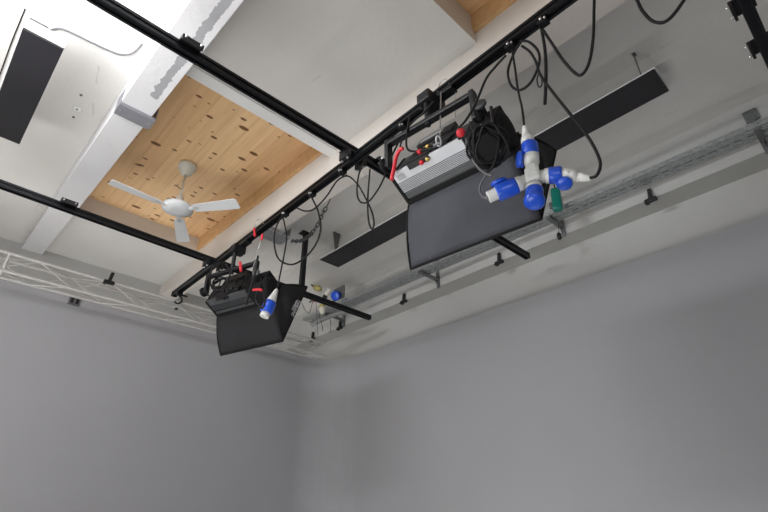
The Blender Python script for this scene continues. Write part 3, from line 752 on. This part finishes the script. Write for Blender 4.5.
# green plug by the tray
c = V(3.62, 1.70, 2.44)
tp = PX(555, 189, 3.60); ed = PX(558, 211, 3.60)
ax = (ed-tp).normalized(); L = (ed-tp).length; n1 = Vector((tp.x, tp.y, 0)).normalized()
t = thing('green_plug', tp, 'dark green hanging plug behind the blue and white cross', 'plug')
sd = ax.cross(n1).normalized()
MB().box((tp+ed)/2, (.085, .07, L), sd, n1, ax, .026).build('body', M['green'], t)
MB().box((tp+ed)/2+sd*-.05+ax*.05, (.03, .04, .05), sd, n1, ax, .006).build('latch', M['galvd'], t)
MB().tube([tp+Za*.0, tp+Za*.06], .006).build('cord', M['cable'], t)
# small black weight on a cord under that bracket
a = PX(559, 226, 3.84); e = PX(559.3, 237, 3.84)
t = thing('hanging_weight', a, 'tiny black weight hanging on a cord below the tray bracket behind the green plug', 'weight')
MB().tube([a+Za*.03, e+Za*.04], .0025, 6).build('cord', M['cable'], t)
MB().lathe(e+Za*.045, -Za, [(0, .01), (.015, .02), (.06, .02), (.075, .006)], 12).build('body', M['blackm'], t)

# ------------------------------------------------------------------ chain
pts = [(326, 208), (322, 215), (318, 224), (312.5, 232), (305.7, 238.6), (299, 241), (291, 241)]
cp = spline([PX(a, b, 2.43) for a, b in pts], 14)
# walk along at even steps
ch = MB(); acc = 0; step = .042; last = cp[0]; marks = [cp[0]]
for p in cp[1:]:
    while (p-marks[-1]).length >= step: marks.append(marks[-1]+(p-marks[-1]).normalized()*step)
for i, (a, b) in enumerate(zip(marks, marks[1:])):
    d = (b-a).normalized(); s = d.cross(Xa).normalized(); u_ = d.cross(s)
    s = s if i % 2 else u_
    mid = (a+b)/2; lp = [mid+d*(.031*math.cos(t_))+s*(.018*math.sin(t_)) for t_ in [2*math.pi*k/12 for k in range(13)]]
    ch.tube(lp, .0062, 6, cap=False)
cht = ch.build('hanging_chain', M['chain'], base=cp[0], label='dark steel chain looping from the ceiling to the galvanised bracket', cat='chain')
MB().tube([cp[0], PX(329, 202, 2.43), PX(331, 197, 2.43)+Za*.0], .007, 6).build('hook', M['galvd'], cht)

# safety wires, red tags and ties
def wire(pts, x, label, r=.003):
    P3 = [PX(a, b, x) for a, b in pts]
    return MB().tube(spline(P3), r, 6).build('safety_wire', M['steel'], base=P3[0], label=label, cat='wire')
wire([(437, 95), (440, 83), (446, 79), (450, 86)], 1.66, 'thin wire loop over the rail above the near lamp')
wire([(441, 92), (440.5, 115), (440, 137)], 1.60, 'straight steel safety wire down to the back of the near lamp', .004)
wire([(455, 90), (456, 105), (455, 118)], 1.70, 'thin slack wire beside the hook of the near lamp', .0018)
wire([(254.5, 231), (256, 222), (260, 219), (264, 224)], 1.68, 'thin wire loop over the rail above the far lamp')
wire([(262, 234), (259, 247), (256, 258), (252, 270)], 1.66, 'thin slanting safety wire above the far lamp', .002)
def redtie(a, b, x, label, r=.010):
    p, q_ = PX(*a, x), PX(*b, x)
    return MB().tube(spline([p, (p+q_)/2+Za*.004, q_], 4), [r*.8]+[r]*7+[r*.8], 8).build('red_tie', M['red'], base=p, label=label, cat='tie')
redtie((254, 228), (255, 236), 1.66, 'red sleeve on the wire loop above the far lamp')
redtie((262.5, 234), (261.5, 240), 1.655, 'red sleeve on the slanting wire above the far lamp')
redtie((240, 262), (241, 271), 1.50, 'red tie below the hanger of the far lamp, at the yoke', .011)
redtie((253, 290), (262, 290), 1.45, 'horizontal red strap around the cables in front of the far lamp', .009)
def redplug(pts, x, label):
    P3 = [PX(a, b, x) for a, b in pts]
    return MB().tube(spline(P3, 5), .011, 8).build('red_connector', M['red'], base=P3[0], label=label, cat='connector')
redplug([(403, 148), (399, 151), (396, 158), (394, 168), (391.5, 180)], 1.52, 'long red connector lead at the left corner of the near lamp')
c = PX(460.5, 133, 1.42)
t = thing('red_connector', c, 'round red connector at the right end of the silver lamp back', 'connector')
MB().lathe(c-CF*.0, -CF, [(-.02, .016), (0, .020), (.014, .019), (.02, .012)], 16).build('body', M['red'], t)
MB().tube([c+CF*.02, c+CF*.05-Za*.02], .008).build('cable_end', M['cable'], t)
# quick link on the steel wire
c = PX(438.5, 141, 1.50)
t = thing('steel_carabiner', c, 'small bright steel link where the safety wire meets the near lamp', 'carabiner')
lp = [c+CR*(.010*math.cos(a)-.006*math.sin(a))+CU*(.024*math.sin(a)+.008*math.cos(a)) for a in [2*math.pi*i/16 for i in range(17)]]
MB().tube(lp, .006, 8, cap=False).build('ring', M['steel'], t)
MB().tube([c+CR*.004-CU*.01, c-CR*.026-CU*.024], .008, 8).build('sleeve', M['steel'], t)

# cable bundle on the right end of the near lamp: coil of loops
def coil(c, N, R, n, r, label, seed, sag=.0):
    rnd = random.Random(seed); N = N.normalized(); a = N.cross(Za).normalized(); b = N.cross(a); b = -b if b.z > 0 else b
    m_ = MB(); pts = []
    for i in range(n*18):
        t_ = 2*math.pi*i/18; k = i/18
        rr = R*(1+.10*math.sin(k*2.1+seed))+.012*math.sin(3*t_+k)
        pts.append(c+a*(rr*.8*math.cos(t_)+.012*math.sin(k*3))+b*(rr*math.sin(t_)+sag*.5)+N*(.010*(k-n/2)+.004*math.sin(5*k)))
    m_.tube(spline(pts, 2), r, 7)
    return m_.build('coiled_cable', M['cable'], base=c, label=label, cat='cable')
coil(PX(488, 146, 1.47), CF*1., .085, 8, .0055, 'coiled black cable bunched at the right end of the near lamp', 2)
coil(q1(-.25, -.02, .12), X1_*.3-Y1_*.9, .075, 4, .007, 'coiled black cable resting on the left end of the far lamp', 5)
coil(q1(.10, -.06, .0), X1_*.2-Y1_*.9, .06, 3, .006, 'small black cable coil hanging from the red strap of the far lamp', 9)
for pts, lab in (([(258, 256), (256, 270), (250, 290), (246, 305)], 'thick black cable hanging down the back of the far lamp'),
                 ([(262, 290), (265, 300), (262, 308), (256, 300), (258, 290)], 'small cable loop below the red strap')):
    cable(pts, .009, lab, 1.50)
cable([(470, 122), (476, 140), (474, 160), (482, 172), (492, 168), (498, 150), (500, 132)], .007, 'black cable slung around the knob of the near lamp', 1.48)
cable([(466, 138), (468, 150), (474, 162), (483, 172), (492, 176)], .006, 'grey cable running down from the round red connector', 1.45, m_='greycable')
cable([(215, 262), (209, 275), (206, 288), (209, 296), (216, 292), (221, 280)], .007, 'black cable loop at the left end of the far lamp', 1.52)
cable([(222, 262), (213, 268), (210, 280), (214, 290), (224, 287), (230, 274), (226, 264)], .008, 'second black cable loop resting on the left end of the far lamp', 1.50)

# ------------------------------------------------------------------ site sockets bundled at the far end of the tray
def lump(px, py, x, sx, sy, sz, m_, name, label, cat):
    c = PX(px, py, x); t = thing(name, c, label, cat)
    return c, t
c, t = lump(337, 295, 3.6, 0, 0, 0, 'blue', 'wall_socket', 'blue industrial socket on a grey back plate behind the far rail', 'socket')
MB().box(c+Vector((.03, 0, .03)), (.02, .22, .17), bev=.004).build('back_plate', M['galvd'], t)
MB().lathe(c+Vector((.02, 0, 0)), Vector((-1, -.3, -.5)), [(0, .055), (.05, .053), (.05, .062), (.08, .062), (.085, .05)], 20).build('socket', M['blue'], t)
c, t = lump(317, 288, 3.5, 0, 0, 0, 'yellow', 'cable_connector', 'yellow connector lying across the far rail', 'connector')
ax = (PX(323, 290, 3.5)-PX(309, 285, 3.5)).normalized()
MB().lathe(c-ax*.09, ax, [(0, .012), (.03, .03), (.07, .034), (.07, .04), (.13, .04), (.13, .03), (.18, .026)], 14).build('body', M['yellow'], t)
MB().tube([c-ax*.08, c-ax*.16+Za*.02], .010).build('cable_end', M['cable'], t)
c, t = lump(328, 292, 3.5, 0, 0, 0, 'plugw', 'cable_connector', 'white connector next to the blue socket behind the far rail', 'connector')
ax = Vector((.2, -.5, .8)).normalized()
MB().lathe(c-ax*.06, ax, [(0, .02), (.03, .032), (.09, .035), (.12, .02)], 14).build('body', M['fanc'], t)
MB().lathe(c-ax*.09, ax, [(0, .03), (.035, .03)], 14).build('ring', M['blackm'], t)
c, t = lump(322, 309, 3.5, 0, 0, 0, 'yellow', 'cable_connector', 'pale yellow connector hanging below the far rail', 'connector')
MB().lathe(c+Za*.10, Vector((.05, 0, -1)), [(0, .012), (.03, .03), (.10, .042), (.14, .04), (.17, .02)], 14).build('body', M['fanc'], t)
MB().lathe(c+Za*.06, Vector((.05, 0, -1)), [(0, .036), (.04, .044)], 14).build('ring', M['yellow'], t)
c, t = lump(312, 300, 3.5, 0, 0, 0, 'red', 'cable_connector', 'small red-brown connector under the far rail', 'connector')
MB().lathe(c, Vector((.3, -.8, 0)), [(0, .02), (.02, .034), (.08, .034), (.10, .02)], 12).build('body', mat('dull_red', (.32, .07, .05), .5), t)
MB().tube([c, c+Vector((0, .05, -.02))], .008).build('cable_end', M['cable'], t)
cable([(302, 303), (305, 310), (309, 313), (311, 308), (313, 301)], .004, 'thin dark cord loop under the small red connector', 3.5, 'cord')
cable([(316, 300), (317, 318), (318, 337)], .003, 'thin cord hanging straight down at the end of the tray', 3.5, 'cord')
cable([(323, 302), (319, 312), (322, 325), (323, 331)], .005, 'grey cord curving down beside the pale yellow connector', 3.6, 'cord')
cable([(330, 318), (331, 326), (330, 333)], .004, 'short grey cord dropping from the tray end to the ledge', 3.6, 'cord')
# tray end: bent galvanised outlet
pts = [PX(a, b, 3.62) for a, b in ((312, 325), (322, 320), (334, 315), (346, 312), (352, 310))]
MB().tube(spline(pts), .028, 10).build('flexible_conduit', M['galv'], base=pts[0], label='dull galvanised conduit curving out at the far end of the tray', cat='conduit')

# ------------------------------------------------------------------ light
W = bpy.data.worlds.new('world'); S.world = W; W.use_nodes = True
bg = W.node_tree.nodes['Background']
sky = W.node_tree.nodes.new('ShaderNodeTexSky'); sky.sky_type = 'HOSEK_WILKIE'
W.node_tree.links.new(sky.outputs['Color'], bg.inputs['Color']); bg.inputs['Strength'].default_value = .5
def area(name, loc, target, size, sy, energy, col=(1, 1, 1), spread=180):
    l = bpy.data.lights.new(name, 'AREA'); l.shape = 'RECTANGLE'; l.size = size; l.size_y = sy; l.energy = energy; l.color = col; l.spread = math.radians(spread)
    o = bpy.data.objects.new(name, l); COL.objects.link(o); o.location = loc
    o.rotation_euler = (Vector(target)-Vector(loc)).to_track_quat('-Z', 'Y').to_euler()
    return o
# fill light added at the unseen window behind and left of the camera
area('window_daylight', (X0+.05, -2.1, 2.2), (4, 2.6, 1.6), 2.8, 2.4, 55, (.92, .96, 1.))
# tube lamp near the ceiling, left of the view, shining across the ceiling
area('tube_lamp', V(-.75, 2.2, 2.45), V(.25, 2.3, 3.0), 1.3, .3, 58, (.97, .98, 1.))
# wide fill light added left of the view to brighten the far ceiling
area('up_light', V(-2.3, 4.7, .1), V(1.3, 6.0, 3.04), 2.2, 2.2, 75, (1., .99, .97))
# fill light added out of sight behind the infinity wall, lifting the far ceiling
area('trough_light', (1.5, 6.05, 2.2), (1.6, 5.7, 4.6), 5.0, .5, 29, (1., .985, .96))
# fill lights added just above the floor to lift walls and ceiling
area('floor_bounce', (-.5, 2.4, .12), (-.2, 2.9, 4), 3.0, 3.2, 108, (1., .985, .955))
area('floor_bounce_right', (3.1, 2.4, .12), (4.1, 2.4, 1.4), 2.4, .6, 17, (1., .99, .98))

# repeated kinds share a group
NAMES = {'cable': 'black and grey cables hung from the long rail', 'clip': 'cable clips on the long rail', 'plug': 'white and blue power plugs',
         'rail': 'black lighting rails', 'bracket': 'grey metal brackets under the ceiling', 'heater': 'dark ceiling heaters', 'lamp': 'studio lamps with softboxes',
         'wire': 'thin safety wires', 'tie': 'red ties and sleeves', 'cord': 'thin cords', 'connector': 'small cable connectors', 'screw': 'screw anchors in the ceiling'}
for o in list(COL.objects):
    if o.parent is None and o.get('category'):
        if o['category'] == 'clamp':
            o['group'] = {'spring_clamp': 'small black clamps on ledge and truss', 'rail_joiner': 'joining plates on the black rails', 'rail_clamp': 'clamps at the rail crossings'}.get(o.name.split('.')[0], 'clamps')
        elif o['category'] in NAMES: o['group'] = NAMES[o['category']]

S.view_settings.view_transform = 'Standard'; S.view_settings.look = 'None'; S.view_settings.gamma = 1; S.view_settings.use_curve_mapping = False
S.view_settings.exposure = 0
